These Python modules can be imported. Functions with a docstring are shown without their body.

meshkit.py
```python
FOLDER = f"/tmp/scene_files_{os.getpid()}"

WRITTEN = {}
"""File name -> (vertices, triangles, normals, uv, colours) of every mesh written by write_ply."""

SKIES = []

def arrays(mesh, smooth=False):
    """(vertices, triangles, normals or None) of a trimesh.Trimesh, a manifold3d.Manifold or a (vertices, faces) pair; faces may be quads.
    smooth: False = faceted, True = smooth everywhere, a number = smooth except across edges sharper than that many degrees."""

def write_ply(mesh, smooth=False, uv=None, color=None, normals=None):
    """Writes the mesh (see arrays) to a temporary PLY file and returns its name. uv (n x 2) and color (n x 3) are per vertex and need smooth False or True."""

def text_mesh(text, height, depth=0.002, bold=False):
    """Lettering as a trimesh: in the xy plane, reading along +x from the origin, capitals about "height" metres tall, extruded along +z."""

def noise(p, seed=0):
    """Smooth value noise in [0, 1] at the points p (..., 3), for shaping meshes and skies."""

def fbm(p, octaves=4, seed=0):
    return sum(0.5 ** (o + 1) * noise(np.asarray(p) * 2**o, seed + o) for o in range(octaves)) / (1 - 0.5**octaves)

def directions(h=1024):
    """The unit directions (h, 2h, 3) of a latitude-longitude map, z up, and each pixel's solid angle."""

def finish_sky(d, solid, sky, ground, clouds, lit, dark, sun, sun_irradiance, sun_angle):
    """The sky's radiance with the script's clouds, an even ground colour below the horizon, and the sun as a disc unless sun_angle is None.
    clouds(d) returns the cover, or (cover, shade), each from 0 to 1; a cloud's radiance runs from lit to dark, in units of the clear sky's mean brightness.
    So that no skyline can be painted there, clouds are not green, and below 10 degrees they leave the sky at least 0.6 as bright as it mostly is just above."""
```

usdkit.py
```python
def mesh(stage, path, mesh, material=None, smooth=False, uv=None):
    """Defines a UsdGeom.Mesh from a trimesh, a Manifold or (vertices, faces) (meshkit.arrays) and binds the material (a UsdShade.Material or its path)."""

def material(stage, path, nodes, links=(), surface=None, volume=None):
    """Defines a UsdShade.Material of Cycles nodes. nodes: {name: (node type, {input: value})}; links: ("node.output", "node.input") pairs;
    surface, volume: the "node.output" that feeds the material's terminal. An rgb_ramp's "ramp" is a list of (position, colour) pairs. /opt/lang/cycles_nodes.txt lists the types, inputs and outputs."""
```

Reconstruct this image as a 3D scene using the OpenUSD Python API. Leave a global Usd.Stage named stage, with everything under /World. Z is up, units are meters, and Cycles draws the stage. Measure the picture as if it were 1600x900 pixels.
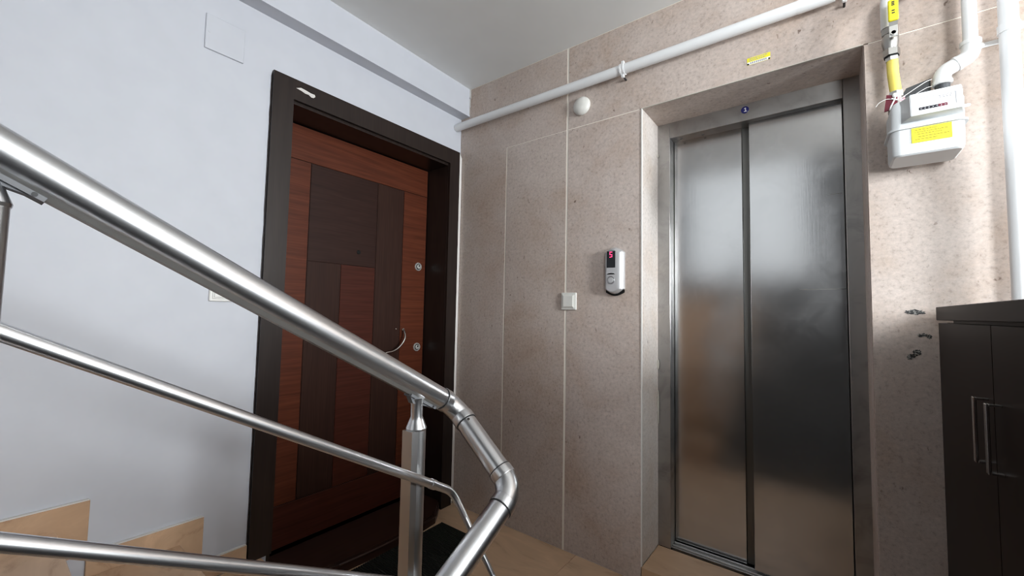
import math, random
import numpy as np, trimesh, usdkit, meshkit
import manifold3d as m3
from shapely.geometry import Polygon, box as sbox
from shapely.ops import unary_union
from pxr import Usd, UsdGeom, UsdLux, Gf, Sdf

random.seed(7)
rng = np.random.default_rng(7)
stage = Usd.Stage.CreateInMemory()
UsdGeom.SetStageUpAxis(stage, UsdGeom.Tokens.z)
UsdGeom.SetStageMetersPerUnit(stage, 1.0)
UsdGeom.Xform.Define(stage, '/World')
UsdGeom.Scope.Define(stage, '/World/Looks')

# ------------------------------------------------------------------ camera, light, exposure
FPX, YAW, PITCH, ROLL = 643.1, math.radians(37.434), math.radians(3.248), math.radians(1.0848)
EYE = np.array([1.8544, -1.85, 1.1792])
EXPOSURE = 0.37


def cam_axes(y, p, r):
    fw = np.array([-math.sin(y) * math.cos(p), math.cos(y) * math.cos(p), math.sin(p)])
    rt = np.array([math.cos(y), math.sin(y), 0.0])
    up = np.cross(rt, fw)
    return math.cos(r) * rt + math.sin(r) * up, -math.sin(r) * rt + math.cos(r) * up, fw


RT, UP, FW = cam_axes(YAW, PITCH, ROLL)
cam = UsdGeom.Camera.Define(stage, '/World/camera')
cam.CreateHorizontalApertureAttr(36.0)
cam.CreateVerticalApertureAttr(20.25)
cam.CreateFocalLengthAttr(36.0 * FPX / 1600)
cam.CreateClippingRangeAttr(Gf.Vec2f(0.02, 100))
cam.CreateExposureAttr(EXPOSURE)
cam.AddTransformOp().Set(Gf.Matrix4d(*[float(v) for v in (*RT, 0, *UP, 0, *(-FW), 0, *EYE, 1)]))


def rect_light(name, pos, normal, w, h, radiance, color):
    """A window's daylight: w along the horizontal, h vertical, shining along normal."""
    l = UsdLux.RectLight.Define(stage, '/World/' + name)
    l.CreateWidthAttr(w)
    l.CreateHeightAttr(h)
    l.CreateIntensityAttr(radiance)
    l.CreateColorAttr(Gf.Vec3f(*color))
    n = np.array(normal, float)
    zz = -n
    xx = np.cross([0, 0, 1.0], zz)
    xx /= np.linalg.norm(xx)
    yy = np.cross(zz, xx)
    l.AddTransformOp().Set(Gf.Matrix4d(*[float(v) for v in (*xx, 0, *yy, 0, *zz, 0, *pos, 1)]))


WX = 4.60
WY = -3.20
WIN1 = dict(y0=-1.40, y1=-0.80, z0=1.30, z1=2.30, x=WX)      # corridor window, right of the frame
WIN2 = dict(x0=0.05, x1=1.72, z0=1.72, z1=3.60, y=-4.50)       # half-landing window behind the viewer
WIN3 = dict(x0=2.80, x1=3.60, z0=1.30, z1=2.30, y=WY)      # unseen corridor window, added as fill light for the tile wall
L1, L2, L3 = 84.0, 0.95, 39.0
rect_light('corridor_daylight', (WIN1['x'] + .09, (WIN1['y0'] + WIN1['y1']) / 2, (WIN1['z0'] + WIN1['z1']) / 2), (-1, 0, 0),
           WIN1['y1'] - WIN1['y0'], WIN1['z1'] - WIN1['z0'], L1, (0.955, 0.98, 1.0))
rect_light('half_landing_daylight', ((WIN2['x0'] + WIN2['x1']) / 2, WIN2['y'] - .09, (WIN2['z0'] + WIN2['z1']) / 2), (0, 1, 0),
           WIN2['x1'] - WIN2['x0'], WIN2['z1'] - WIN2['z0'], L2, (0.94, 0.97, 1.0))

rect_light('side_fill_light', ((WIN3['x0'] + WIN3['x1']) / 2, WIN3['y'] - .09, (WIN3['z0'] + WIN3['z1']) / 2), (0, 1, 0),
           WIN3['x1'] - WIN3['x0'], WIN3['z1'] - WIN3['z0'], L3, (0.955, 0.98, 1.0))

# ------------------------------------------------------------------ materials
MATS = {}


def mat(name, nodes, links=(), surface='p.BSDF'):
    MATS[name] = usdkit.material(stage, '/World/Looks/' + name, nodes, list(links), surface=surface)
    return MATS[name]


def plain(name, col, rough=.5, metal=0.0, spec=.5, **kw):
    return mat(name, {'p': ('principled_bsdf', dict(base_color=col, roughness=rough, metallic=metal, specular_ior_level=spec, **kw))})


def noisy(name, stops, scale=(6, 6, 6), detail=4.0, rough=.5, metal=0.0, spec=.5, bump=0.0, nrough=.55, bump_scale=None, distortion=0.0, lacunarity=2.0):
    """One stretched noise through a ramp for the colour, and the same for a fine relief."""
    nodes = {'g': ('geometry', {}), 'm': ('mapping', dict(mapping_type='point', scale=scale)),
             'n': ('noise_texture', dict(scale=1.0, detail=detail, roughness=nrough, distortion=distortion)),
             'r': ('rgb_ramp', {'ramp': stops}),
             'p': ('principled_bsdf', dict(roughness=rough, metallic=metal, specular_ior_level=spec))}
    links = [('g.position', 'm.vector'), ('m.vector', 'n.vector'), ('n.fac', 'r.fac'), ('r.color', 'p.base_color')]
    if bump:
        nodes['b'] = ('bump', dict(strength=bump, distance=.002))
        links += [('n.fac', 'b.height'), ('b.normal', 'p.normal')]
    return mat(name, nodes, links)


noisy('wall_paint', [(0.3, (.575, .595, .65)), (0.7, (.605, .625, .68))], (9, 9, 9), 6, .55, bump=.10)
noisy('ceiling_paint', [(0.3, (.78, .79, .78)), (0.7, (.81, .82, .81))], (5, 5, 5), 4, .7)
noisy('shaded_paint', [(0.3, (.40, .40, .41)), (0.7, (.44, .44, .45))], (5, 5, 5), 4, .7)  # unseen walls: white paint darkened to cut bounced light
noisy('dim_paint', [(0.3, (.20, .20, .20)), (0.7, (.23, .23, .23))], (5, 5, 5), 4, .7)  # unseen stairwell parts: shade put into the grey, keeps reflections low
plain('shaded_stone', (.09, .075, .065), .5)  # unseen lower flight: marble colour darkened so the lift reflects dark
plain('grout', (.84, .79, .71), .8)
plain('trim_white', (.80, .78, .75), .45)


def tile_material(name, tint, off):
    """Brownish grey stoneware: soft clouds, dark pits and a few pale flecks."""
    t = np.array(tint)
    nodes = {
        'g': ('geometry', {}),
        'm': ('mapping', dict(mapping_type='point', location=(off, off * 1.7, off * .6), scale=(1, 1, 1))),
        'cloud': ('noise_texture', dict(scale=2.6, detail=7.0, roughness=.68, distortion=.4)),
        'cr': ('rgb_ramp', {'ramp': [(.30, tuple(t * (.85, .77, .70))), (.42, tuple(t * (.93, .89, .85))), (.54, tuple(t)), (.74, tuple(t * (1.13, 1.16, 1.18)))]}),
        'gate': ('noise_texture', dict(scale=5.0, detail=2.0, roughness=.5)),
        'gr': ('rgb_ramp', {'ramp': [(.42, (0, 0, 0)), (.62, (1, 1, 1))]}),
        'fine': ('noise_texture', dict(scale=70.0, detail=4.0, roughness=.7)),
        'fr': ('rgb_ramp', {'ramp': [(.30, (.72, .70, .69)), (.45, (.94, .94, .94)), (.56, (1.0, 1.0, 1.0)), (.72, (1.14, 1.13, 1.13))]}),
        'ms': ('mapping', dict(mapping_type='point', location=(off * 2, 0, off), scale=(1, 1, .55))),
        'pit': ('noise_texture', dict(scale=52.0, detail=2.5, roughness=.6, distortion=.25)),
        'pr': ('rgb_ramp', {'ramp': [(.275, (.42, .36, .33)), (.345, (1, 1, 1)), (1.0, (1, 1, 1))]}),
        'x1': ('mix', dict(mix_type='multiply', fac=1.0)),
        'x2': ('mix', dict(mix_type='multiply')),
        'b': ('bump', dict(strength=.12, distance=.002)),
        'p': ('principled_bsdf', dict(roughness=.46, specular_ior_level=.35))}
    links = [('g.position', 'm.vector'), ('m.vector', 'cloud.vector'), ('m.vector', 'fine.vector'), ('g.position', 'ms.vector'), ('ms.vector', 'pit.vector'),
             ('cloud.fac', 'cr.fac'), ('fine.fac', 'fr.fac'), ('pit.fac', 'pr.fac'), ('m.vector', 'gate.vector'), ('gate.fac', 'gr.fac'), ('gr.color', 'x2.fac'), ('cr.color', 'x1.color1'), ('fr.color', 'x1.color2'),
             ('x1.color', 'x2.color1'), ('pr.color', 'x2.color2'), ('x2.color', 'p.base_color'), ('fine.fac', 'b.height'), ('b.normal', 'p.normal')]
    return mat(name, nodes, links)


for i in range(4):
    tile_material('tile_%d' % i, [(.53, .450, .405), (.515, .436, .39), (.535, .453, .41), (.525, .443, .398)][i], 3.1 * i)
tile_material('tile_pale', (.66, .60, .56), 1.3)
TILES = ['tile_%d' % i for i in range(4)]

for i, c in enumerate([(.60, .405, .262), (.56, .37, .235), (.62, .425, .28)]):
    c = np.array(c)
    nodes = {'g': ('geometry', {}), 'm': ('mapping', dict(mapping_type='point', location=(i * 2.3, i, 0), rotation=(.3, .4, .5), scale=(2.2, 5, 5))),
             'n': ('noise_texture', dict(scale=1.3, detail=7.0, roughness=.62, distortion=1.6)),
             'r': ('rgb_ramp', {'ramp': [(.28, tuple(c * (.66, .60, .55))), (.42, tuple(c * .93)), (.55, tuple(c)), (.75, tuple(np.minimum(c * 1.18, .8)))]}),
             'p': ('principled_bsdf', dict(roughness=.32, specular_ior_level=.4))}
    mat('marble_%d' % i, nodes, [('g.position', 'm.vector'), ('m.vector', 'n.vector'), ('n.fac', 'r.fac'), ('r.color', 'p.base_color')])
MARBLE = ['marble_0', 'marble_1', 'marble_2']


def steel(name, base, r0, r1, scale):
    nodes = {'g': ('geometry', {}), 'm': ('mapping', dict(mapping_type='point', scale=scale)),
             'n': ('noise_texture', dict(scale=1.0, detail=3.0, roughness=.6)),
             'sm': ('noise_texture', dict(scale=7.0, detail=6.0, roughness=.62, distortion=.6)),
             'sr': ('rgb_ramp', {'ramp': [(.36, tuple(np.array(base) * .93)), (.56, tuple(base))]}),
             'rr': ('rgb_ramp', {'ramp': [(.3, (r0,) * 3), (.7, (r1,) * 3)]}),
             'b': ('bump', dict(strength=.06, distance=.001)),
             'p': ('principled_bsdf', dict(metallic=1.0))}
    return mat(name, nodes, [('g.position', 'm.vector'), ('m.vector', 'n.vector'), ('g.position', 'sm.vector'), ('sm.fac', 'sr.fac'), ('sr.color', 'p.base_color'),
                             ('sm.fac', 'rr.fac'), ('rr.color', 'p.roughness'), ('n.fac', 'b.height'), ('b.normal', 'p.normal')])


steel('lift_steel', (.60, .60, .605), .15, .19, (160, 160, 6))
steel('frame_steel', (.42, .41, .40), .30, .42, (160, 160, 6))
plain('dark_steel', (.16, .158, .15), .38, 1.0)
plain('aluminium', (.66, .665, .68), .31, 1.0)
plain('saddle_metal', (.16, .165, .175), .6, .0, .3)
plain('lock_metal', (.70, .69, .67), .38, .6)
plain('aluminium_matt', (.60, .60, .60), .36, 1.0)
plain('channel_metal', (.36, .355, .34), .5, .8)
plain('chrome', (.75, .74, .72), .15, 1.0)
plain('joint_dark', (.02, .02, .022), .6)


def wood(name, stops, scale, rough=.40, spec=.20):
    return noisy(name, stops, scale, 5, rough, 0, spec, nrough=.6, distortion=.5)


wood('door_wood', [(.30, (.066, .017, .008)), (.5, (.094, .024, .011)), (.72, (.124, .034, .015))], (40, 3, 75))
wood('door_wood_red', [(.30, (.044, .011, .006)), (.5, (.060, .015, .009)), (.72, (.076, .020, .012))], (40, 3, 75))
wood('door_wood_dark', [(.30, (.022, .009, .007)), (.5, (.029, .012, .009)), (.72, (.037, .016, .012))], (40, 4, 60))
wood('door_wood_dark_upright', [(.30, (.025, .011, .008)), (.5, (.033, .014, .010)), (.72, (.042, .019, .013))], (40, 90, 4))
wood('casing_wood', [(.30, (.015, .009, .0075)), (.5, (.019, .012, .010)), (.72, (.025, .016, .013))], (30, 60, 4), .33, .4)
wood('threshold_wood', [(.30, (.026, .010, .008)), (.5, (.034, .014, .010)), (.72, (.044, .019, .013))], (60, 4, 60), .35, .5)
wood('cabinet_wood', [(.30, (.009, .0045, .0035)), (.5, (.012, .006, .0048)), (.72, (.016, .009, .007))], (60, 4, 60), .42, .10)
noisy('mat_pile', [(.3, (.010, .010, .009)), (.7, (.026, .025, .023))], (160, 420, 200), 2, .95, 0, .1, bump=.6)
plain('pipe_paint', (.80, .81, .82), .35)
plain('white_plastic', (.80, .80, .78), .35)
plain('ivory_plastic', (.74, .73, .69), .35)
plain('meter_paint', (.70, .73, .75), .35)
plain('meter_white', (.84, .85, .86), .35)
plain('meter_dark', (.05, .053, .06), .45)
plain('yellow_hose', (.80, .66, .14), .42)
plain('yellow_label', (.83, .74, .02), .5)
plain('brass_nickel', (.44, .43, .41), .35, 1.0)
plain('zinc', (.62, .62, .60), .35, .8)
plain('maroon_plastic', (.16, .02, .035), .4)
plain('pink_paper', (.80, .42, .47), .6)
plain('counter_black', (.012, .012, .02), .35)
plain('counter_red', (.16, .02, .04), .35)
plain('print_grey', (.35, .36, .38), .6)
plain('print_pale', (.62, .63, .65), .6)
plain('print_black', (.02, .02, .02), .6)
plain('print_ochre', (.36, .29, .02), .6)
plain('badge_blue', (.012, .014, .12), .35)
plain('silver_plastic', (.60, .60, .61), .40, .55)
plain('grey_plastic', (.30, .30, .31), .35, .4)
plain('screen_black', (.004, .004, .006), .12)
plain('black_rubber', (.008, .008, .008), .6, spec=.2)
noisy('glue_residue', [(.40, (.016, .016, .016)), (.52, (.05, .05, .05)), (.60, (.30, .29, .27))], (120, 120, 180), 3, .6)
plain('plaster', (.70, .68, .65), .75)
plain('old_silicone', (.50, .47, .42), .6)
plain('pvc_frame', (.75, .76, .77), .4)
mat('led_red', {'e': ('emission', dict(color=(1.0, .03, .10), strength=3.2))}, surface='e.emission')
mat('window_glass', {'t': ('transparent_bsdf', dict(color=(.97, .98, .98))), 'g': ('glossy_bsdf', dict(color=(1, 1, 1), roughness=.02)), 'f': ('fresnel', dict(IOR=1.45)), 'x': ('mix_closure', {})},
    [('f.fac', 'x.fac'), ('t.BSDF', 'x.closure1'), ('g.BSDF', 'x.closure2')], surface='x.closure')

# ------------------------------------------------------------------ shape helpers (world coordinates)


def bx(x0, x1, y0, y1, z0, z1, bev=0.0):
    lo, hi = np.array([min(x0, x1), min(y0, y1), min(z0, z1)]), np.array([max(x0, x1), max(y0, y1), max(z0, z1)])
    if bev <= 0:
        m = trimesh.creation.box(hi - lo)
        m.apply_translation((lo + hi) / 2)
        return m
    b = min(bev, (hi - lo).min() / 2.01)
    pts = []
    for c in np.ndindex(2, 2, 2):
        p = np.where(c, hi, lo)
        s = np.where(c, -1, 1)
        for k in range(3):
            q = p + s * b
            q[k] = p[k]
            pts.append(q)
    return trimesh.convex.convex_hull(np.array(pts))


def cat(*ms):
    return trimesh.util.concatenate([m for m in ms])


def hull(pts):
    return trimesh.convex.convex_hull(np.asarray(pts, float))


def rbox(x0, x1, y0, y1, z0, z1, r, seg=16):
    """Box with all edges rounded: the hull of eight spheres."""
    s = m3.Manifold.sphere(r, seg)
    parts = [s.translate((x, y, z)) for x in (x0 + r, x1 - r) for y in (y0 + r, y1 - r) for z in (z0 + r, z1 - r)]
    h = m3.Manifold.batch_hull(parts).to_mesh()
    return trimesh.Trimesh(h.vert_properties[:, :3], h.tri_verts)


def fillet(points, r, n=8):
    """A polyline with its inner corners rounded to radius r (a number or one per inner corner)."""
    P = [np.array(p, float) for p in points]
    out = [P[0]]
    for i in range(1, len(P) - 1):
        rr = r[i - 1] if np.ndim(r) else r
        d0 = (P[i] - P[i - 1]) / np.linalg.norm(P[i] - P[i - 1])
        d1 = (P[i + 1] - P[i]) / np.linalg.norm(P[i + 1] - P[i])
        ang = math.acos(np.clip(d0 @ d1, -1, 1))
        if ang < 1e-3 or rr <= 0:
            out.append(P[i])
            continue
        t = rr * math.tan(ang / 2)
        t = min(t, .499 * np.linalg.norm(P[i] - P[i - 1]) if i > 1 else .95 * np.linalg.norm(P[i] - P[i - 1]), .95 * np.linalg.norm(P[i + 1] - P[i]))
        rr = t / math.tan(ang / 2)
        nrm = d1 - (d1 @ d0) * d0
        nrm /= np.linalg.norm(nrm)
        c = P[i] - d0 * t + nrm * rr
        for k in range(n + 1):
            a = ang * k / n
            out.append(c - nrm * rr * math.cos(a) + d0 * rr * math.sin(a))
    out.append(P[-1])
    return np.array(out)


def tube(path, r, seg=24, cap=True):
    """Swept round tube; r is one radius or one for each point."""
    P = np.asarray(path, float)
    R = np.broadcast_to(np.asarray(r, float), (len(P),))
    T = np.gradient(P, axis=0)
    T[0], T[-1] = P[1] - P[0], P[-1] - P[-2]
    T /= np.linalg.norm(T, axis=1)[:, None]
    ref = np.array([0, 0, 1.0]) if abs(T[0][2]) < .9 else np.array([1.0, 0, 0])
    u = np.cross(T[0], ref)
    u /= np.linalg.norm(u)
    V, F = [], []
    for i in range(len(P)):
        u = u - (u @ T[i]) * T[i]
        u /= np.linalg.norm(u)
        w = np.cross(T[i], u)
        for k in range(seg):
            a = 2 * math.pi * k / seg
            V.append(P[i] + R[i] * (math.cos(a) * u + math.sin(a) * w))
    for i in range(len(P) - 1):
        for k in range(seg):
            a, b = i * seg + k, i * seg + (k + 1) % seg
            F += [(a, b, b + seg), (a, b + seg, a + seg)]
    if cap:
        V += [P[0], P[-1]]
        n = len(V)
        for k in range(seg):
            F.append((n - 2, (k + 1) % seg, k))
            o = (len(P) - 1) * seg
            F.append((n - 1, o + k, o + (k + 1) % seg))
    m = trimesh.Trimesh(np.array(V), np.array(F), process=False)
    m.fix_normals()
    return m


def cyl(p0, p1, r, seg=24):
    return tube([p0, p1], r, seg)


def lathe(profile, origin, axis, seg=32):
    """profile: (radius, distance along the axis) pairs."""
    m = trimesh.creation.revolve(np.array(profile, float), sections=seg)
    ax = np.array(axis, float) / np.linalg.norm(axis)
    T = trimesh.geometry.align_vectors([0, 0, 1], ax)
    T[:3, 3] = origin
    m.apply_transform(T)
    return m


def extrude(poly, h, to):
    """A shapely polygon's (u, v) extruded by h along w and placed by to(u, v, w) -> (x, y, z)."""
    m = trimesh.creation.extrude_polygon(poly, h, engine='earcut')
    v = m.vertices
    m.vertices = np.array(to(v[:, 0], v[:, 1], v[:, 2])).T
    m.fix_normals()
    return m


def on_back(u, v, w):          # drawing plane = the lift wall, +w towards the room
    return u, -w, v


def on_left(u, v, w):          # drawing plane = the left wall (u runs along y), +w towards the room
    return w, u, v


def rotated(m, angle, axis, point):
    m = m.copy()
    m.apply_transform(trimesh.transformations.rotation_matrix(angle, axis, point))
    return m


# ------------------------------------------------------------------ prim helpers
USED = {}
ORIGIN = {}


def path_for(name, parent):
    base = (parent or '/World') + '/' + name
    k = USED.get(base, 0)
    USED[base] = k + 1
    return base if k == 0 else '%s_%03d' % (base, k)


def obj(name, mesh, material, parent=None, smooth=False, label=None):
    """One Mesh prim under parent (a path) or /World; the vertices are given in world coordinates."""
    p = path_for(name, parent)
    mesh = mesh.copy()
    o = ORIGIN.get(parent, np.zeros(3)) if parent else np.zeros(3)
    mesh.apply_translation(-np.asarray(o))
    g = usdkit.mesh(stage, p, mesh, MATS[material], smooth=smooth)
    ORIGIN[p] = o
    if label:
        g.GetPrim().SetCustomDataByKey('label', label)
    return p


def say(p, label=None, category=None, group=None, kind=None):
    q = stage.GetPrimAtPath(p)
    for k, v in (('label', label), ('category', category), ('group', group), ('kind', kind)):
        if v:
            q.SetCustomDataByKey(k, v)
    return p


def thing(name, label, category, loc, group=None, kind=None):
    p = path_for(name, None)
    x = UsdGeom.Xform.Define(stage, p)
    x.AddTranslateOp().Set(Gf.Vec3d(*[float(v) for v in loc]))
    ORIGIN[p] = np.array(loc, float)
    return say(p, label, category, group, kind)


def single(name, mesh, material, label, category, smooth=False, group=None, kind=None):
    """A thing that is one mesh, with its origin at the mesh's base."""
    p = path_for(name, None)
    b = mesh.bounds
    loc = np.array([(b[0][0] + b[1][0]) / 2, (b[0][1] + b[1][1]) / 2, b[0][2]])
    m = mesh.copy()
    m.apply_translation(-loc)
    g = usdkit.mesh(stage, p, m, MATS[material], smooth=smooth)
    g.AddTranslateOp().Set(Gf.Vec3d(*[float(v) for v in loc]))
    return say(p, label, category, group, kind)


S = 30
# ------------------------------------------------------------------ the room shell
CEIL = 2.585
RX0, RX1, RZ = 1.185, 1.974, 2.138        # the lift recess in the back wall
RECESS = .224
SILL = .069

# back wall (stoneware tiles on a mortar bed)
wb = thing('wall_back', 'grey brown stone tile wall around the lift doorway', 'wall', (0, 0, 0), kind='structure')
Y0 = .0015
obj('mortar_bed', cat(bx(-.25, RX0 - .013, Y0, .30, -.05, 2.97), bx(RX1 + .013, WX + .15, Y0, .30, -.05, 2.97),
                      bx(RX0 - .013, RX1 + .013, Y0, .30, RZ + .013, 2.97)), 'grout', wb)


def wall_tile(poly, t, name='tile'):
    b = poly.buffer(-.0012, join_style=2)
    m = extrude(b, .010, lambda u, v, w: (u, .0100 - w, v))
    return obj(name, m, t, wb)


G1, G0 = .787, .383
wall_tile(Polygon([(.001, 0), (G0 - .0030, 0), (G0 - .0030, RZ), (G1 - .0048, RZ), (G1 - .0048, CEIL - .002), (.001, CEIL - .002)]), 'tile_0')
wall_tile(sbox(G0 + .0030, 0, G1 - .0048, RZ - .001), 'tile_1')
wall_tile(sbox(G1 + .0048, 0, RX0 - .002, RZ - .001), 'tile_2')
wall_tile(sbox(G1 + .0048, RZ + .001, 2.40, CEIL - .002), 'tile_3')
wall_tile(sbox(RX1 + .001, 0, 2.40, RZ - .001), 'tile_1')
wall_tile(sbox(2.403, 0, 3.2, CEIL - .002), 'tile_2')
wall_tile(sbox(3.203, 0, WX, CEIL - .002), 'tile_0')
# the lining of the recess
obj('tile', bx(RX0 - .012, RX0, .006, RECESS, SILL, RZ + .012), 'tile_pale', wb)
obj('tile', bx(RX1, RX1 + .012, .006, RECESS, SILL, RZ + .012), 'tile_2', wb)
obj('tile', bx(RX0, RX1, .006, RECESS, RZ, RZ + .012), 'tile_0', wb)
obj('corner_strip', bx(RX0 - .0032, RX0 + .0012, -.0032, .006, SILL, RZ), 'trim_white', wb)
obj('corner_strip', bx(RX0, RX1, -.0028, .006, RZ - .001, RZ + .002), 'old_silicone', wb)
# ragged mortar at the recess corners and along the ceiling
for (px, pz, w, h) in ((RX0 + .004, .93, .006, .055), (RX0 + .004, .73, .004, .20), (RX0 + .003, 1.98, .004, .02)):
    ring = [(px + w * (.6 + .4 * rng.random()) * math.cos(a), pz + h / 2 * (.7 + .3 * rng.random()) * math.sin(a)) for a in np.linspace(0, 2 * math.pi, 14)[:-1]]
    obj('mortar_smear', extrude(Polygon(ring).buffer(0), .006, lambda u, v, w_: (u, RECESS - .012 + w_, v)), 'old_silicone', wb)
# glue left where something was pulled off the tiles right of the lift
for (cx, cz, w, h, tilt, seed) in ((2.079, 1.201, .052, .020, .0, 1), (2.096, 1.128, .026, .014, .1, 2), (2.112, 1.124, .012, .018, .1, 5), (2.068, 1.058, .026, .019, .45, 3), (2.082, 1.072, .022, .021, .5, 4)):
    r2 = np.random.default_rng(seed)
    ring = []
    for a in np.linspace(0, 2 * math.pi, 26)[:-1]:
        k = .62 + .45 * r2.random()
        u, v = w / 2 * k * math.cos(a), h / 2 * k * math.sin(a)
        ring.append((cx + u * math.cos(tilt) - v * math.sin(tilt), cz + u * math.sin(tilt) + v * math.cos(tilt)))
    obj('glue_mark', extrude(Polygon(ring).buffer(0), .0012, lambda u, v, w_: (u, -w_, v)), 'glue_residue', wb)

# left wall, open for the flat's door
DY0, DY1, DZ = -1.060, -.095, 2.092
wl = obj('wall_left', cat(bx(-.25, 0, -4.75, DY0, -1.7, 4.3), bx(-.25, 0, DY1, .003, -1.7, 4.3), bx(-.25, 0, DY0, DY1, DZ, 4.3), bx(-.25, 0, DY0, DY1, -1.7, 0)), 'wall_paint')
say(wl, 'white painted wall beside the stairs, holding the brown flat door', 'wall', kind='structure')
say(obj('ceiling', cat(bx(0, WX, -2.0, 0, CEIL, 2.97), bx(2.45, WX, WY, -2.0, CEIL, 2.97)), 'ceiling_paint'),
    'plain grey white ceiling over the landing', 'ceiling', kind='structure')
say(obj('trim_1', bx(0, .075, -2.0, -.0005, 2.407, CEIL), 'wall_paint'), 'white boxed beam running under the ceiling above the flat door', 'beam', kind='structure')
tw = obj('trim_2', cat(*[hull([(.075 + dx, -.004 - dy, z) for dx, dy, z in ((0, 0, z0), (w, 0, z0), (0, 0, z1), (w * .8, 0, z1), (0, .003, z0), (w, .003, z0), (0, .003, z1), (w * .8, .003, z1))])
                        for z0, z1, w in ((2.42, 2.47, .004), (2.465, 2.53, .008), (2.52, 2.583, .012))]), 'plaster')
say(tw, 'ragged plaster smear where the beam meets the tile wall', 'plaster', kind='structure')

# floors
fl = thing('floor', 'beige marble landing floor in front of the lift', 'floor', (0, 0, 0), kind='structure')
obj('floor_bed', cat(bx(0, WX, -1.10, .003, -.16, -.012), bx(2.45, WX, WY, -1.10, -.16, -.012)), 'grout', fl)
k = 0
for x0, x1 in ((0.0, .86), (.86, 1.66), (1.66, 2.46), (2.46, 3.1), (3.1, 3.85), (3.85, WX)):
    for y0, y1 in ((-.55, 0.0), (-1.10, -.55)):
        obj('slab', bx(x0 + .0008, x1 - .0008, y0 + .0008, y1 - .0008, -.012, 0), MARBLE[k % 3], fl)
        k += 1
obj('slab', bx(2.46, WX, WY, -1.101, -.012, 0), 'marble_1', fl)

# unseen rest of the stairwell
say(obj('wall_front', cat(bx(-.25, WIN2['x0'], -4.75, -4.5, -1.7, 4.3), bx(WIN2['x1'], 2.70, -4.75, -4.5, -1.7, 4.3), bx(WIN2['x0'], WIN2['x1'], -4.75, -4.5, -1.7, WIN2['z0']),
                          bx(WIN2['x0'], WIN2['x1'], -4.75, -4.5, WIN2['z1'], 4.3), bx(2.45, 2.60, -4.5, -2.35, -1.7, 4.3), bx(2.45, 2.60, -2.35, -1.1, -1.7, 1.15)), 'shaded_paint'),  # side wall lengthened and low parapet added to block window light
    'stairwell wall behind the viewer with the half-landing window, plus a parapet added to block light', 'wall', kind='structure')
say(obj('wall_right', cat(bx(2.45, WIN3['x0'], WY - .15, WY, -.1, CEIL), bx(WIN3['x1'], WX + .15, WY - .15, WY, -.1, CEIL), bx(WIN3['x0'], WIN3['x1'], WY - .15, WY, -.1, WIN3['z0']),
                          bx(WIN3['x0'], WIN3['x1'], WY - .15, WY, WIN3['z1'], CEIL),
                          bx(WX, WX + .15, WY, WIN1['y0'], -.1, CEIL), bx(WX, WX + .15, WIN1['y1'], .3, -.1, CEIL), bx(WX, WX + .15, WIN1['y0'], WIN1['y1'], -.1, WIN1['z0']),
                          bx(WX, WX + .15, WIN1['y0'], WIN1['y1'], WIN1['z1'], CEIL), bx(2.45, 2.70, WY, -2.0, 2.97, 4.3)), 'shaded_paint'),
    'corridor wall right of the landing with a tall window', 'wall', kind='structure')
say(obj('ceiling', cat(bx(-.25, 2.70, -4.75, -1.8, 4.3, 4.4), bx(-.25, 2.7, -2.0, -1.8, 2.97, 4.3)), 'dim_paint'), 'stairwell ceiling above the half-landing', 'ceiling', kind='structure')


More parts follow.
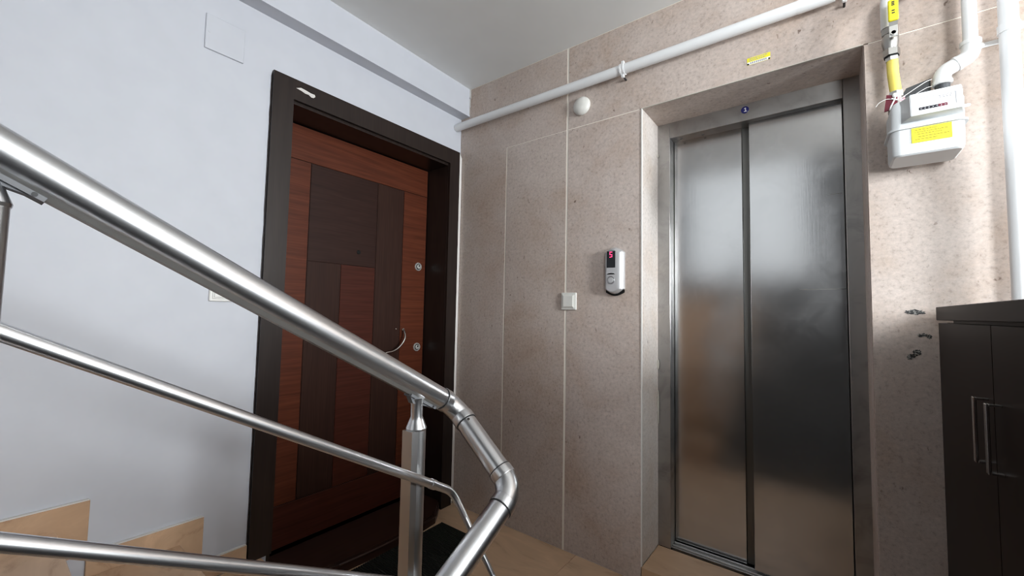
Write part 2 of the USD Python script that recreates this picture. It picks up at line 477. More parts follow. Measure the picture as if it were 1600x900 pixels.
def window(name, lab, along, a0, a1, z0, z1, at, nrm):
    w = thing(name, lab, 'window', (at, a0, z0) if along == 'y' else (a0, at, z0), kind='structure')

    def B(u0, u1, v0, v1, d0, d1):
        return bx(at + d0 * nrm, at + d1 * nrm, u0, u1, v0, v1, .003) if along == 'y' else bx(u0, u1, at + d0 * nrm, at + d1 * nrm, v0, v1, .003)
    t = .035
    obj('frame', cat(B(a0, a1, z0, z0 + t, .02, .08), B(a0, a1, z1 - t, z1, .02, .08), B(a0, a0 + t, z0 + t, z1 - t, .02, .08), B(a1 - t, a1, z0 + t, z1 - t, .02, .08)), 'pvc_frame', w)
    obj('pane', B(a0 + t, a1 - t, z0 + t, z1 - t, .045, .051), 'window_glass', w)


window('window_1', 'tall white framed corridor window', 'y', WIN1['y0'], WIN1['y1'], WIN1['z0'], WIN1['z1'], WIN1['x'], 1)
window('window_3', 'unseen white framed corridor window added for fill light', 'x', WIN3['x0'], WIN3['x1'], WIN3['z0'], WIN3['z1'], WIN3['y'], -1)
window('window_2', 'wide white framed half-landing window', 'x', WIN2['x0'], WIN2['x1'], WIN2['z0'], WIN2['z1'], WIN2['y'], -1)

# ------------------------------------------------------------------ the flat's door (in the left wall)
d1 = thing('door_1', 'dark brown panelled flat door in a deep casing', 'door', (0, -.58, 0), kind='structure')
CY0, CY1, CZ = -1.133, -.022, 2.181       # casing outside
IY0, IY1, IZ = -1.047, -.103, 2.090       # casing inside
LX = -.180                                # face of the leaf


def left_board(pts, w0, w1):
    return hull([(w, y, z) for y, z in pts for w in (w0, w1)])


obj('casing', left_board([(CY0, .166), (IY0, .166), (IY0, IZ), (CY0, CZ)], .0005, .018), 'casing_wood', d1)
obj('casing', left_board([(IY1, 0.001), (CY1, 0.001), (CY1, CZ), (IY1, IZ)], .0005, .018), 'casing_wood', d1)
obj('casing', left_board([(CY0, CZ), (IY0, IZ), (IY1, IZ), (CY1, CZ)], .0005, .018), 'casing_wood', d1)
obj('jamb', bx(LX - .05, .0005, IY0 - .012, IY0 + .001, .06, IZ), 'casing_wood', d1)
obj('jamb', bx(LX - .05, .0005, IY1 - .001, IY1 + .007, .001, IZ), 'casing_wood', d1)
obj('jamb', bx(LX - .05, .0005, IY0, IY1, IZ - .014, IZ + .001), 'casing_wood', d1)
obj('door_stop', bx(LX - .05, .002, IY1 + .007, IY1 + .010, .001, IZ - .02), 'brass_nickel', d1)
# the leaf: core and veneered fields with open grooves between
LZ0, LZ1 = .064, IZ - .018
LY0, LY1 = IY0 + .004, IY1 - .005
obj('leaf', bx(LX - .05, LX - .004, LY0, LY1, LZ0, LZ1), 'door_wood_dark', d1)
PY0, PY1, PT, PB = -.861, -.290, 1.900, .26
VY, V2, HZ = -.474, -.681, 1.410


def field(y0, y1, z0, z1, m, proud=0.0):
    g = .0016
    obj('panel', bx(LX - .005, LX + proud, y0 + g, y1 - g, z0 + g, z1 - g, .0014), m, d1)


field(LY0, LY1, PT, LZ1, 'door_wood')
field(LY0, PY0, PB, PT, 'door_wood')
field(PY1, LY1, PB, PT, 'door_wood')
field(LY0, LY1, LZ0, PB, 'door_wood_red')
field(PY0, VY, HZ, PT, 'door_wood_dark', -.001)
field(VY, PY1, PB, PT, 'door_wood_dark_upright', -.001)
field(PY0, V2, PB, HZ, 'door_wood_dark_upright', -.001)
field(V2, VY, PB, HZ, 'door_wood_red', -.001)
# spyhole, the two round lock plates, the bow pull
ph = obj('spyhole', lathe([(0, 0), (.0115, 0), (.0115, .002), (.009, .0034), (0, .0030)], (LX - .001, -.581, 1.487), (1, 0, 0), 20), 'black_rubber', d1, S)
for z, nm in ((1.447, 0), (.947, 1)):
    yy = -.168 if nm == 0 else -.160
    ro = obj('lock_plate', lathe([(0, 0), (.026, 0), (.026, .004), (.0235, .008), (.020, .008), (.0185, .005), (0, .005)], (LX, yy, z), (1, 0, 0), 32), 'lock_metal', d1, S)
    obj('lock_ring', lathe([(.0183, .005), (.0183, .0062), (.0145, .0062), (.0145, .005)], (LX, yy, z), (1, 0, 0), 28), 'black_rubber', ro, S)
    obj('lock_cylinder', cat(lathe([(0, .005), (.0142, .005), (.0142, .011), (.012, .0125), (0, .0125)], (LX, yy, z), (1, 0, 0), 28)), 'lock_metal', ro, S)
    obj('keyhole', lathe([(0, .0126), (.005, .0126), (.005, .0132), (0, .0132)], (LX, yy, z + .005), (1, 0, 0), 16), 'black_rubber', ro)
th_ = np.linspace(0, math.pi / 2, 15)
arc = [(LX + .012 + .030 * math.sin(min(1, t * 2.2) * math.pi / 2), -.272 - .122 * (1 - math.cos(t)), 1.058 - .124 * math.sin(t)) for t in th_]
arc += [(LX + .042, -.394 - .028 * math.sin(t), .934 - .016 * (1 - math.cos(t))) for t in th_[3:]] + [(LX + .036, -.424, .900), (LX + .012, -.425, .885)]
arc = np.array(arc)
pull = obj('pull_handle', tube(arc, .0055, 12), 'chrome', d1, True)
obj('handle_foot', cat(cyl((LX - .001, arc[0][1], arc[0][2]), (LX + .012, arc[0][1], arc[0][2]), .008, 16), cyl((LX - .001, arc[-1][1], arc[-1][2]), (LX + .012, arc[-1][1], arc[-1][2]), .008, 16)), 'chrome', pull, S)
obj('stud', lathe([(0, 0), (.004, 0), (.004, .003), (0, .006)], (LX, -.318, 1.062), (1, 0, 0), 12), 'chrome', d1, S)
# torn white paper/paint on the head of the casing
sm = np.array([(-1.040, 2.142), (-1.020, 2.152), (-1.000, 2.150), (-.975, 2.146), (-.958, 2.147), (-.955, 2.138), (-.962, 2.130), (-.972, 2.128), (-.985, 2.135), (-1.000, 2.134), (-1.018, 2.139)])
obj('paint_smear', extrude(Polygon(sm).buffer(0), .0012, lambda u, v, w: (.018 + w, u, v)), 'plaster', d1)
# ragged filler along the casing's outer edges
e1 = [(CY0 - .001, .17)] + [(CY0 - .0015 - .004 * meshkit.fbm(np.array([z * 22.0, .3, .7])), z) for z in np.arange(.19, 2.17, .012)] + [(CY0 - .001, 2.175)]
obj('filler', extrude(Polygon(e1).buffer(0), .006, lambda u, v, w: (.0005 + w, u, v)), 'casing_wood', d1)
e2 = [(CY1 + .0003, .012)] + [(CY1 + .0185 + .0025 * meshkit.fbm(np.array([z * 15.0, 5.3, .7])), z) for z in np.arange(.03, 2.17, .02)] + [(CY1 + .0003, 2.178)]
obj('filler', extrude(Polygon(e2).buffer(0), .0165, lambda u, v, w: (.0005 + w, u, v)), 'trim_white', d1)
# bow-fronted wooden threshold
th = thing('door_threshold', 'dark wooden bow-fronted threshold step at the foot of the flat door', 'threshold', (.0, -.58, 0))
front = [(-.175, -1.045), (-.175, -.106), (0, -.100), (.055, -.160)]
for y in np.linspace(-.23, -.80, 14):
    front.append((.090 + .042 * math.sin((y + .10) / -.85 * math.pi), y))
front += [(.088, -.90), (.060, -1.0), (.03, -1.05)]
fp = Polygon(front).intersection(sbox(0.0185, -1.062, .3, -.02))
fin = Polygon(front).intersection(sbox(-.2, IY0 + .0012, .0185, IY1 - .0012))
base = unary_union([fp, fin])
obj('step_body', extrude(base, .040, lambda u, v, w: (u, v, w + .0005)), 'threshold_wood', th)
top = base.buffer(-.007)
obj('step_top', extrude(top, .012, lambda u, v, w: (u, v, w + .0405)), 'threshold_wood', th)
nose = [(x, y) for x, y in front if x > .03 and y > -.88]
obj('moulding', tube([(x + .002, y, .041) for x, y in nose], .0055, 10), 'threshold_wood', th, True)

# ------------------------------------------------------------------ the lift's landing door
d2 = thing('door_2', 'stainless steel sliding lift door with its frame', 'door', ((RX0 + RX1) / 2, RECESS, SILL), kind='structure')
JX0, JX1 = RX0 + .060, 1.922              # clear opening
HZ0 = 2.060
FD = .36                                  # back of the frame
obj('frame_jamb', cat(bx(RX0 - .011, JX0, RECESS - .0005, RECESS + .012, SILL, RZ + .010, .0012), bx(JX0 - .004, JX0, RECESS + .01, FD, SILL, HZ0 + .03)), 'frame_steel', d2)
obj('frame_jamb', cat(bx(JX1, RX1 + .011, RECESS - .0005, RECESS + .012, SILL, RZ + .010, .0012), bx(JX1, JX1 + .004, RECESS + .01, FD, SILL, HZ0 + .03)), 'frame_steel', d2)
obj('frame_header', cat(bx(JX0 + .0008, JX1 - .0008, RECESS - .0005, RECESS + .012, HZ0, RZ + .010, .0012), bx(JX0, JX1, RECESS + .01, FD, HZ0, HZ0 + .004)), 'frame_steel', d2)
obj('header_bolt', lathe([(0, 0), (.006, 0), (.005, .003), (0, .004)], (JX0 + .045, RECESS + .035, HZ0), (0, 0, -1), 14), 'dark_steel', d2, S)
obj('header_bolt', lathe([(0, 0), (.006, 0), (.005, .003), (0, .004)], (JX0 + .145, RECESS + .045, HZ0), (0, 0, -1), 14), 'dark_steel', d2, S)
RL, LL = .256, .292                       # faces of the right (near) and left (far) leaves
obj('door_leaf', bx(1.586, JX1 - .003, RL, RL + .022, SILL + .018, HZ0 + .02, .0015), 'lift_steel', d2)
obj('door_leaf', bx(JX0 + .002, 1.553, LL, LL + .022, SILL + .014, HZ0 + .02, .0015), 'lift_steel', d2)
obj('overlap_strip', bx(1.5535, 1.60, LL + .010, LL + .021, SILL + .014, HZ0 + .02), 'dark_steel', d2)
obj('dark_line', cat(bx(1.765, 1.917, RL - .0006, RL + .001, 1.2920, 1.2955)), 'dark_steel', d2)  # thin dark lines across the face of the right leaf
obj('dark_line', cat(bx(1.865, 1.912, RL - .0006, RL + .001, 1.681, 1.6828)), 'dark_steel', d2)
sl = obj('sill', bx(JX0 + .001, JX1 - .001, RECESS + .013, FD, SILL - .03, SILL + .004, .001), 'frame_steel', d2)
for y in (.272, .305):
    obj('sill_ridge', bx(JX0 + .001, JX1 - .001, y - .0045 - .022, y + .0045 - .022, SILL + .004, SILL + .011, .001), 'aluminium_matt', sl)
obj('sill_plate', bx(RX0 + .0005, RX1 - .0005, -.004, RECESS - .001, .001, SILL - .0005, .0015), 'marble_1', d2, label='beige marble sill block in front of the lift door')
obj('shaft_back', bx(RX0 - .01, RX1 + .01, FD + .001, FD + .02, 0, 2.2), 'joint_dark', d2)
bd = obj('floor_badge', lathe([(0, 0), (.016, 0), (.016, .0015), (.015, .002), (0, .002)], (1.577, RECESS - .0005, 2.110), (0, -1, 0), 28), 'badge_blue', d2, label='round blue floor number badge')
t1 = meshkit.text_mesh('1', .017, .0008, bold=True)
t1.apply_translation([-t1.bounds.mean(0)[0] + .002, -t1.bounds.mean(0)[1], 0])
t1.vertices = np.stack([1.577 + t1.vertices[:, 0], RECESS - .0026 - t1.vertices[:, 2], 2.110 + t1.vertices[:, 1]], 1)
t1.fix_normals()
obj('numeral', t1, 'white_plastic', bd)

# ------------------------------------------------------------------ stairs
RISE, GO = .165, .30
NOSE = [-1.083, -1.355, -1.660] + [-1.605 - GO * k for k in range(1, 7)]
END = [-1.137, -1.287, -1.592] + [-1.592 - GO * k for k in range(1, 7)]
st = thing('staircase', 'beige marble stair flight climbing along the white wall at the left', 'staircase', (.575, -1.083, 0))
for i in range(9):
    z = RISE * (i + 1)
    yb = NOSE[i + 1] - .02 if i < 8 else -4.495
    obj('tread', bx(.0125, 1.17, yb, NOSE[i], z - .03, z, .003), MARBLE[i % 3], st)
    obj('riser', bx(.0125, 1.15, NOSE[i] - .045, NOSE[i] - .025, z - RISE, z - .03), MARBLE[(i + 1) % 3], st)
    zb = z - RISE + .071 if i else z
    ye = END[i + 1] if i < 8 else -4.49
    obj('skirting', bx(.0005, .012, ye, END[i], zb, z + .070, .0012), MARBLE[(i + 2) % 3], st)
    if i < 4:
        wob = [(END[i] - .001, z + .070)] + [(y, z + .073 + .002 * meshkit.fbm(np.array([y * 30, z, .2]))) for y in np.linspace(END[i] - .004, ye + .004, 14)] + [(ye, z + .070)]
        obj('caulk_line', extrude(Polygon(wob).buffer(0), .0115, lambda u, v, w: (.0005 + w, u, v)), 'plaster', st)
prof = [(NOSE[0] - .045, -.012)]
for i in range(9):
    prof += [(NOSE[i] - .045, RISE * (i + 1) - .03), ((NOSE[i + 1] - .045) if i < 8 else -4.495, RISE * (i + 1) - .03)]
prof += [(-4.495, RISE * 9 - .20), (NOSE[8] - .1, RISE * 9 - .20), (-1.5, -.012)]
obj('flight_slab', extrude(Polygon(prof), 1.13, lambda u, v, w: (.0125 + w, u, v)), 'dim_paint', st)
# the flight the viewer stands on (below the frame)
dn = []
for i in range(9):
    z = -RISE * (i + 1)
    dn.append(bx(1.24, 2.45, -1.10 - GO * (i + 1), -1.10 - GO * i, z - .2, z))
dn.append(bx(-.0, 2.45, -4.5, -1.10 - GO * 9, -1.85, -1.65))
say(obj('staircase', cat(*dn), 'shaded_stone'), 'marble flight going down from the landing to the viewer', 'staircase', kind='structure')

# ------------------------------------------------------------------ handrail
rl = thing('stair_railing', 'brushed aluminium stair railing with round handrail and two thin rails', 'railing', (1.10, -1.218, .165))
RAILX, RR = 1.10, .0252
SL = .559


def rail_z(y):
    return .966 + SL * (-1.146 - y)


P1 = np.array([RAILX, -1.094, .937])
P2 = np.array([1.298, -1.105, .788])
up0 = np.array([RAILX, -3.45, rail_z(-3.45)])
d0 = (P1 - up0) / np.linalg.norm(P1 - up0)
dm = (P2 - P1) / np.linalg.norm(P2 - P1)
d2_ = np.array([0, -1, -.530])
d2_ /= np.linalg.norm(d2_)
FR = .062
tl1 = FR * math.tan(math.acos(d0 @ dm) / 2)
tl2 = FR * math.tan(math.acos(dm @ d2_) / 2)
a1, b1 = P1 - d0 * tl1, P1 + dm * tl1
a2, b2 = P2 - dm * tl2, P2 + d2_ * tl2
endt = P2 + d2_ * 2.6
obj('handrail', cyl(up0, a1, RR, 40), 'aluminium', rl, S)
el = fillet([a1, P1, b1], FR, 14)
obj('elbow', tube(el, RR * 1.02, 40), 'aluminium', rl, S)
obj('handrail', cyl(b1, a2, RR, 40), 'aluminium', rl, S)
obj('elbow', tube(fillet([a2, P2, b2], FR, 16), RR * 1.02, 40), 'aluminium', rl, S)
obj('handrail', cyl(b2, endt, RR, 40), 'aluminium', rl, S)
for p, d, sgn in ((a1, d0, -1), (b1, dm, 1), (a2, dm, -1), (b2, d2_, 1)):
    cl = obj('collar', lathe([(RR * .9, -.010), (RR * 1.075, -.010), (RR * 1.10, -.008), (RR * 1.10, .008), (RR * 1.075, .010), (RR * .9, .010)], p - sgn * d * .004, d, 40), 'aluminium', rl, S)
    obj('joint_gap', lathe([(RR * .9, -.0012), (RR * 1.055, -.0012), (RR * 1.055, .0012), (RR * .9, .0012)], p + sgn * d * .0072, d, 40), 'joint_dark', cl)
# screw hole on the short piece
hp = b1 + dm * .014
nn = np.cross(dm, np.cross(EYE - hp, dm))
nn /= np.linalg.norm(nn)
nn = rotated(trimesh.Trimesh([nn, nn * 2, nn * 3], [[0, 1, 2]]), -.35, dm, (0, 0, 0)).vertices[0]
obj('screw_hole', cyl(hp + nn * (RR - .002), hp + nn * (RR + .0006), .0032, 16), 'joint_dark', rl)
# underside channel of the handrail (flat strip that carries the brackets)
ofs = np.cross(d0, [1, 0, 0])
ofs = ofs if ofs[2] < 0 else -ofs
c0, c1 = up0 + ofs * (RR - .002), a1 - d0 * .012 + ofs * (RR - .002)
strip = hull([c + np.array([sx * w, 0, 0]) + ofs * o for c in (c0, c1) for sx in (-1, 1) for o, w in ((-.006, .0175), (.0045, .0085))])
obj('channel', strip, 'channel_metal', rl)
# thin rails
MX, MR = 1.1335, .0098


def mid_z(y):
    return .819 + .5687 * (-1.255 - y)


for dz, nm in ((0, 'mid'), (-.2215, 'low')):
    A = np.array([MX, -3.45, mid_z(-3.45) + dz])
    B = np.array([MX, -1.188, mid_z(-1.188) + dz])
    Bend = np.array([MX, -1.128, mid_z(-1.128) + dz])
    obj('thin_rail', cyl(A, B, MR, 24), 'aluminium', rl, S)
    obj('rail_sleeve', cyl(B - (B - A) / np.linalg.norm(B - A) * .012, B + (B - A) / np.linalg.norm(B - A) * .004, MR * 1.12, 24), 'aluminium', rl, S)
    q = fillet([B, Bend, (1.241, -1.10, .58 + dz), (1.305, -1.105, .505 + dz), (1.325, -1.35, .375 + dz), (1.325, -3.0, -.50 + dz)], [.045, .03, .03, .03], 10)
    dist = np.r_[0, np.cumsum(np.linalg.norm(np.diff(q, axis=0), axis=1))]
    rad = np.interp(dist, [0, .05, .10, .14, 10], [MR * .97, MR * .97, .0078, .0062, .0062])
    obj('thin_rail', tube(q, rad, 20), 'aluminium', rl, True)


def railing_post(y, zfoot, ztop, x=RAILX, zr=None):
    """D-section post: a flat back rib and a round front, with a necked saddle under the handrail."""
    rib = sbox(-.0245, -.0235, .0245 - .012, .0235) if False else Polygon([(-.0235, -.017), (.004, -.017), (.004, .017), (-.0235, .017)])
    ring = unary_union([Polygon([(.0045 + .019 * math.cos(t), .021 * math.sin(t)) for t in np.linspace(0, 2 * math.pi, 41)[:-1]]), rib])
    # the rib faces the flight, the round side the landing
    p = obj('post', extrude(ring, ztop - zfoot, lambda u, v, w: (x + v, y + u, zfoot + w)), 'aluminium_matt', rl, 25)
    zr = zr if zr is not None else rail_z(y)
    zc = zr - RR
    obj('neck', lathe([(0, ztop), (.0225, ztop), (.0235, ztop + .004), (.0165, ztop + .022), (.0135, ztop + .030), (.0140, zc - .018), (.018, zc - .004), (0, zc - .002)], (x, y + .002, 0), (0, 0, 1), 32), 'aluminium', p, S)
    pl = trimesh.creation.box((.026, .085, .006))
    pl.apply_transform(trimesh.transformations.rotation_matrix(-math.atan(SL), (1, 0, 0)))
    pl.apply_translation((x, y + .012, zr - .012 * SL - RR * 1.14 - .0035))
    fl2 = trimesh.creation.box((.004, .080, .020))
    fl2.apply_transform(trimesh.transformations.rotation_matrix(-math.atan(SL), (1, 0, 0)))
    web = hull([(x + sx * .008, y + yy, zz) for sx in (-1, 1) for yy, zz in ((-.016, zc - .014), (.016, zc - .022), (-.026, zr + .026 * SL - RR * 1.15 - .004), (.048, zr - .048 * SL - RR * 1.15 - .004))])
    obj('saddle', cat(pl, web), 'saddle_metal', p, S)
    hp_ = np.array([x + .0132, y + .040, zr - .040 * SL - RR * 1.14 - .0035])
    obj('screw_hole', cyl(hp_ - np.array([.001, 0, 0]), hp_ + np.array([.0006, 0, 0]), .0028, 12), 'joint_dark', p)
    obj('foot_plate', lathe([(0, 0), (.036, 0), (.036, .004), (.028, .008), (0, .008)], (x, y, zfoot), (0, 0, 1), 28), 'aluminium_matt', p, S)
    return p


railing_post(-1.218, .1655, .905)
railing_post(-1.853, .4955, 1.288)
railing_post(-2.46, .9905 - .165 + .0, rail_z(-2.46) - .09)
railing_post(-1.75, -.495 + .0, .788 - .53 * .645 - .085, x=1.298, zr=.788 - .53 * .645)

# ------------------------------------------------------------------ doormat
dm_ = thing('doormat', 'black ribbed doormat lying before the flat door', 'doormat', (.295, -.51, 0))
obj('backing', bx(.1365, .462, -.82, -.203, .0004, .005, .001), 'black_rubber', dm_)
obj('pile', cat(*[bx(.1405, .457, y, y + .0085, .0045, .0105, .0015) for y in np.arange(-.815, -.212, .0115)]), 'mat_pile', dm_)

# ------------------------------------------------------------------ left wall fittings
ap = thing('junction_box_cover', 'square white painted junction box cover high on the white wall', 'wall cover', (0, -1.308, 2.155))
obj('cover_plate', bx(.0005, .007, -1.374, -1.242, 2.155, 2.291, .002), 'wall_paint', ap)
obj('cover_screw', lathe([(0, 0), (.004, 0), (.003, .001), (0, .001)], (.007, -1.362, 2.222), (1, 0, 0), 12), 'wall_paint', ap)


def switch(name, lab, place, u, v, s, base_m, rocker_m):
    w = thing(name, lab, 'switch', np.array(place(u, v - s / 2, 0.0)))

    def B(u0, u1, v0, v1, w0, w1, bev):
        m = bx(u0, u1, 0, 1, v0, v1)
        lo, hi = (u0, v0), (u1, v1)
        a = np.array(place(lo[0], lo[1], w0)), np.array(place(hi[0], hi[1], w1))
        return bx(a[0][0], a[1][0], a[0][1], a[1][1], a[0][2], a[1][2], bev)
    h = s / 2
    obj('frame', B(u - h, u + h, v - h, v + h, .0004, .009, .003), base_m, w)
    obj('rocker_frame', B(u - h * .78, u + h * .78, v - h * .78, v + h * .78, .009, .0125, .002), base_m, w)
    obj('rocker', B(u - h * .66, u + h * .66, v - h * .66, v + h * .66, .0125, .0165, .003), rocker_m, w)


switch('light_switch', 'white light switch on the white wall, half hidden behind the handrail', on_left, -1.269, 1.239, .086, 'white_plastic', 'white_plastic')
switch('light_switch', 'ivory light switch on the grout line of the tile wall', on_back, .809, 1.236, .088, 'ivory_plastic', 'ivory_plastic')

# ------------------------------------------------------------------ lift call panel
cp = thing('lift_call_panel', 'silver lift call panel with red digit display beside the lift', 'call panel', (1.058, 0, 1.262))
X0, X1, Z0, Z1 = 1.010, 1.106, 1.266, 1.492


def capsule(x0, x1, z0, z1, bulge):
    n = 20
    up = [(x0 + (x1 - x0) * t, z1 - bulge + bulge * math.sin(math.pi * t)) for t in np.linspace(0, 1, n)]
    dn_ = [(x1 - (x1 - x0) * t, z0 + bulge - bulge * math.sin(math.pi * t)) for t in np.linspace(0, 1, n)]
    return Polygon(up + dn_)


c_out, c_in = capsule(X0, X1, Z0 + .004, Z1, .026), capsule(X0 + .014, X1 - .030, Z0 + .016, Z1 - .016, .012)
c_mid, c_mid2 = capsule(X0 + .005, X1 - .008, Z0 + .008, Z1 - .006, .020), capsule(X0 + .009, X1 - .018, Z0 + .012, Z1 - .011, .016)
body = hull([(x, -.0005, z) for x, z in c_out.exterior.coords] + [(x, -.012, z) for x, z in c_out.exterior.coords] + [(x, -.0245, z) for x, z in c_mid.exterior.coords] + [(x, -.0295, z) for x, z in c_mid2.exterior.coords] + [(x, -.032, z) for x, z in c_in.exterior.coords])
obj('housing', body, 'silver_plastic', cp, 40)
foot = capsule(X0 + .004, X1 - .002, Z0 - .004, Z0 + .040, .016)
obj('base_lip', hull([(x, y, z) for x, z in foot.exterior.coords for y in (-.0005, -.010)]), 'black_rubber', cp)
dx0, dx1 = X0 + .017, X0 + .060
sc = obj('display', bx(dx0, dx1, -.0336, -.0315, 1.394, 1.472, .0006), 'screen_black', cp)
sg = []
cx, cz, w, h, t = (dx0 + dx1) / 2, 1.4560, .0150, .0230, .0036
for seg in ((cx - w / 2, cx + w / 2, cz + h / 2), (cx - w / 2, cx + w / 2, cz), (cx - w / 2, cx + w / 2, cz - h / 2)):
    sg.append(bx(seg[0], seg[1], -.0342, -.0335, seg[2] - t / 2, seg[2] + t / 2))
sg.append(bx(cx - w / 2, cx - w / 2 + t, -.0342, -.0335, cz, cz + h / 2))
sg.append(bx(cx + w / 2 - t, cx + w / 2, -.0342, -.0335, cz - h / 2, cz))
obj('digit', cat(*sg), 'led_red', sc)
obj('display_brow', hull([(x, y, z) for x, z in ((dx0, 1.471), (dx1, 1.471), (dx1 - .006, 1.4765), (cx, 1.479), (dx0 + .006, 1.4765)) for y in (-.031, -.0332)]), 'grey_plastic', cp)
bt = obj('button_bezel', lathe([(.0145, 0), (.0195, 0), (.0195, .003), (.018, .0045), (.0145, .0035)], ((dx0 + dx1) / 2, -.0318, 1.335), (0, -1, 0), 32), 'grey_plastic', cp, S)
obj('button', lathe([(0, 0), (.0142, 0), (.0142, .0028), (.012, .004), (0, .0034)], ((dx0 + dx1) / 2, -.0318, 1.335), (0, -1, 0), 32), 'silver_plastic', bt, S)
obj('button_brow', hull([(x, y, z) for x, z in ((dx0, 1.362), (dx1, 1.362), (dx1 - .007, 1.3665), (cx, 1.3685), (dx0 + .007, 1.3665)) for y in (-.031, -.0334)]), 'black_rubber', cp)

# ------------------------------------------------------------------ round blank cover and warning sticker
rc = single('round_wall_cover', lathe([(0, .0005), (.046, .0005), (.048, .004), (.0465, .012), (.040, .020), (.026, .027), (.012, .0295), (0, .030)], (.872, 0, 2.240), (0, -1, 0), 48), 'ivory_plastic',
            'domed white round cover on the tiles under the gas pipe', 'wall cover', 60)
ws = thing('warning_sticker', 'small yellow and white printed sticker above the lift', 'sticker', (1.657, 0, 2.185))
obj('sticker_sheet', bx(1.617, 1.697, -.0010, -.0003, 2.190, 2.219), 'yellow_label', ws)
obj('white_band', bx(1.6175, 1.6965, -.0014, -.0009, 2.1905, 2.202), 'white_plastic', ws)
for a, b in ((1.6175, 1.624), (1.690, 1.6965)):
    obj('end_block', bx(a, b, -.0018, -.0013, 2.1905, 2.1965), 'print_black', ws)
bars = []
for z, a, b, hh in ((2.2145, 1.626, 1.688, .0028), (2.2075, 1.622, 1.680, .0028)):
    x = a
    while x < b:
        wd = rng.uniform(.003, .009)
        bars.append(bx(x, min(b, x + wd), -.0014, -.0010, z - hh / 2, z + hh / 2))
        x += wd + .0016
for x in np.arange(1.628, 1.686, .0065):
    bars.append(bx(x, x + .0042, -.0018, -.0014, 2.193, 2.200))
obj('print', cat(*bars), 'print_grey', ws)

# ------------------------------------------------------------------ gas pipes
gp = thing('gas_pipe', 'white painted gas pipe running along the tile wall under the ceiling', 'pipe', (1.03, -.042, 2.33))
GY, GR, GZ = -.042, .0232, 2.334
obj('pipe_run', cyl((.0185, GY, GZ + .004), (1.79, GY, GZ - .002), GR, 32), 'pipe_paint', gp, S)
obj('pipe_end', lathe([(GR * 1.01, 0), (GR * 1.01, -.016), (0, -.016)], (.0185, GY, GZ + .004), (1, 0, 0), 32), 'pipe_paint', gp, S)
obj('pipe_run', tube(fillet([(1.789, GY, GZ - .002), (2.115, GY, GZ - .002), (2.115, GY, 2.275), (2.033, -.075, 2.235), (2.033, -.078, 2.1258)], [.04, .035, .03], 8), .0195 * np.ones(1), 28), 'pipe_paint', gp, S)
obj('pipe_sleeve', cyl((1.789, GY, GZ - .002), (1.90, GY, GZ - .002), GR * 1.02, 32), 'pipe_paint', gp, S)
def pipe_clip(p, x, r, y, z):
    c = obj('pipe_clip', lathe([(r, -.011), (r + .004, -.011), (r + .004, -.003), (r + .002, -.001), (r + .002, .001), (r + .004, .003), (r + .004, .011), (r, .011)], (x, y, z), (1, 0, 0), 32), 'pipe_paint', p, S)
    obj('clip_ear', bx(x - .007, x + .007, y - .007, y + .007, z + r + .002, z + r + .017, .002), 'pipe_paint', c)
    obj('clip_ear', bx(x - .007, x + .007, y - .007, y + .007, z - r - .017, z - r - .002, .002), 'pipe_paint', c)
    obj('clip_screw', cyl((x, y, z - r - .010), (x, -.0012, z - r - .010), .004, 12), 'joint_dark', c)


pipe_clip(gp, 1.108, GR, GY, GZ)
pipe_clip(gp, 1.925, .0215, GY, GZ - .002)

hz = -.078
vx = 2.038
gv = thing('gas_valve', 'grey metal gas shut-off valve with yellow lever above the meter', 'valve', (vx, hz, 2.02))


def hexnut(x, y, z0, z1, r, rot=.3):
    return extrude(Polygon([(r * math.cos(rot + k * math.pi / 3), r * math.sin(rot + k * math.pi / 3)) for k in range(6)]).buffer(-.001).buffer(.001), z1 - z0, lambda u, v, w: (x + u, y + v, z0 + w))


obj('valve_body', cat(lathe([(0, 2.050), (.0165, 2.050), (.0185, 2.062), (.0215, 2.078), (.0215, 2.092), (.0185, 2.104), (.017, 2.112), (0, 2.112)], (vx - .002, hz, 0), (0, 0, 1), 28)), 'brass_nickel', gv, S)
obj('hex_nut', hexnut(vx - .002, hz, 2.104, 2.125, .0225), 'brass_nickel', gv)
obj('hex_nut', hexnut(vx, hz, 2.032, 2.054, .0215, .1), 'brass_nickel', gv)
obj('gasket', cyl((vx, hz, 2.0275), (vx, hz, 2.032), .0188, 28), 'black_rubber', gv)
obj('stem', cyl((vx + .002, hz - .015, 2.088), (vx + .002, hz - .046, 2.088), .0075, 18), 'zinc', gv, S)
lv = obj('lever', cat(bx(vx - .0085, vx + .0125, hz - .041, hz - .038, 2.076, 2.118, .001), hull([(vx + a, hz - b, z) for a in (-.0085, .0125) for b, z in ((.041, 2.112), (.038, 2.112), (.052, 2.128), (.049, 2.130))]),
                      bx(vx - .0085, vx + .0125, hz - .052, hz - .049, 2.128, 2.185, .001)), 'zinc', gv)
obj('lever_sleeve', rbox(vx - .0105, vx + .0145, hz - .056, hz - .045, 2.122, 2.192, .0045, 12), 'yellow_label', lv, S)
obj('lever_nut', hexnut(vx + .002, 0, 0, .005, .0062).apply_transform(trimesh.transformations.translation_matrix((0, hz - .041, 2.088)) @ trimesh.transformations.translation_matrix((vx + .002, 0, 0)) @ trimesh.transformations.rotation_matrix(math.pi / 2, (1, 0, 0)) @ trimesh.transformations.translation_matrix((-vx - .002, 0, 0))), 'dark_steel', lv)
obj('sleeve_print', cat(*[bx(vx - .002, vx + .005, hz - .0568, hz - .0558, z, z + .0035) for z in (2.170, 2.175, 2.180, 2.152, 2.144)]), 'print_black', lv)

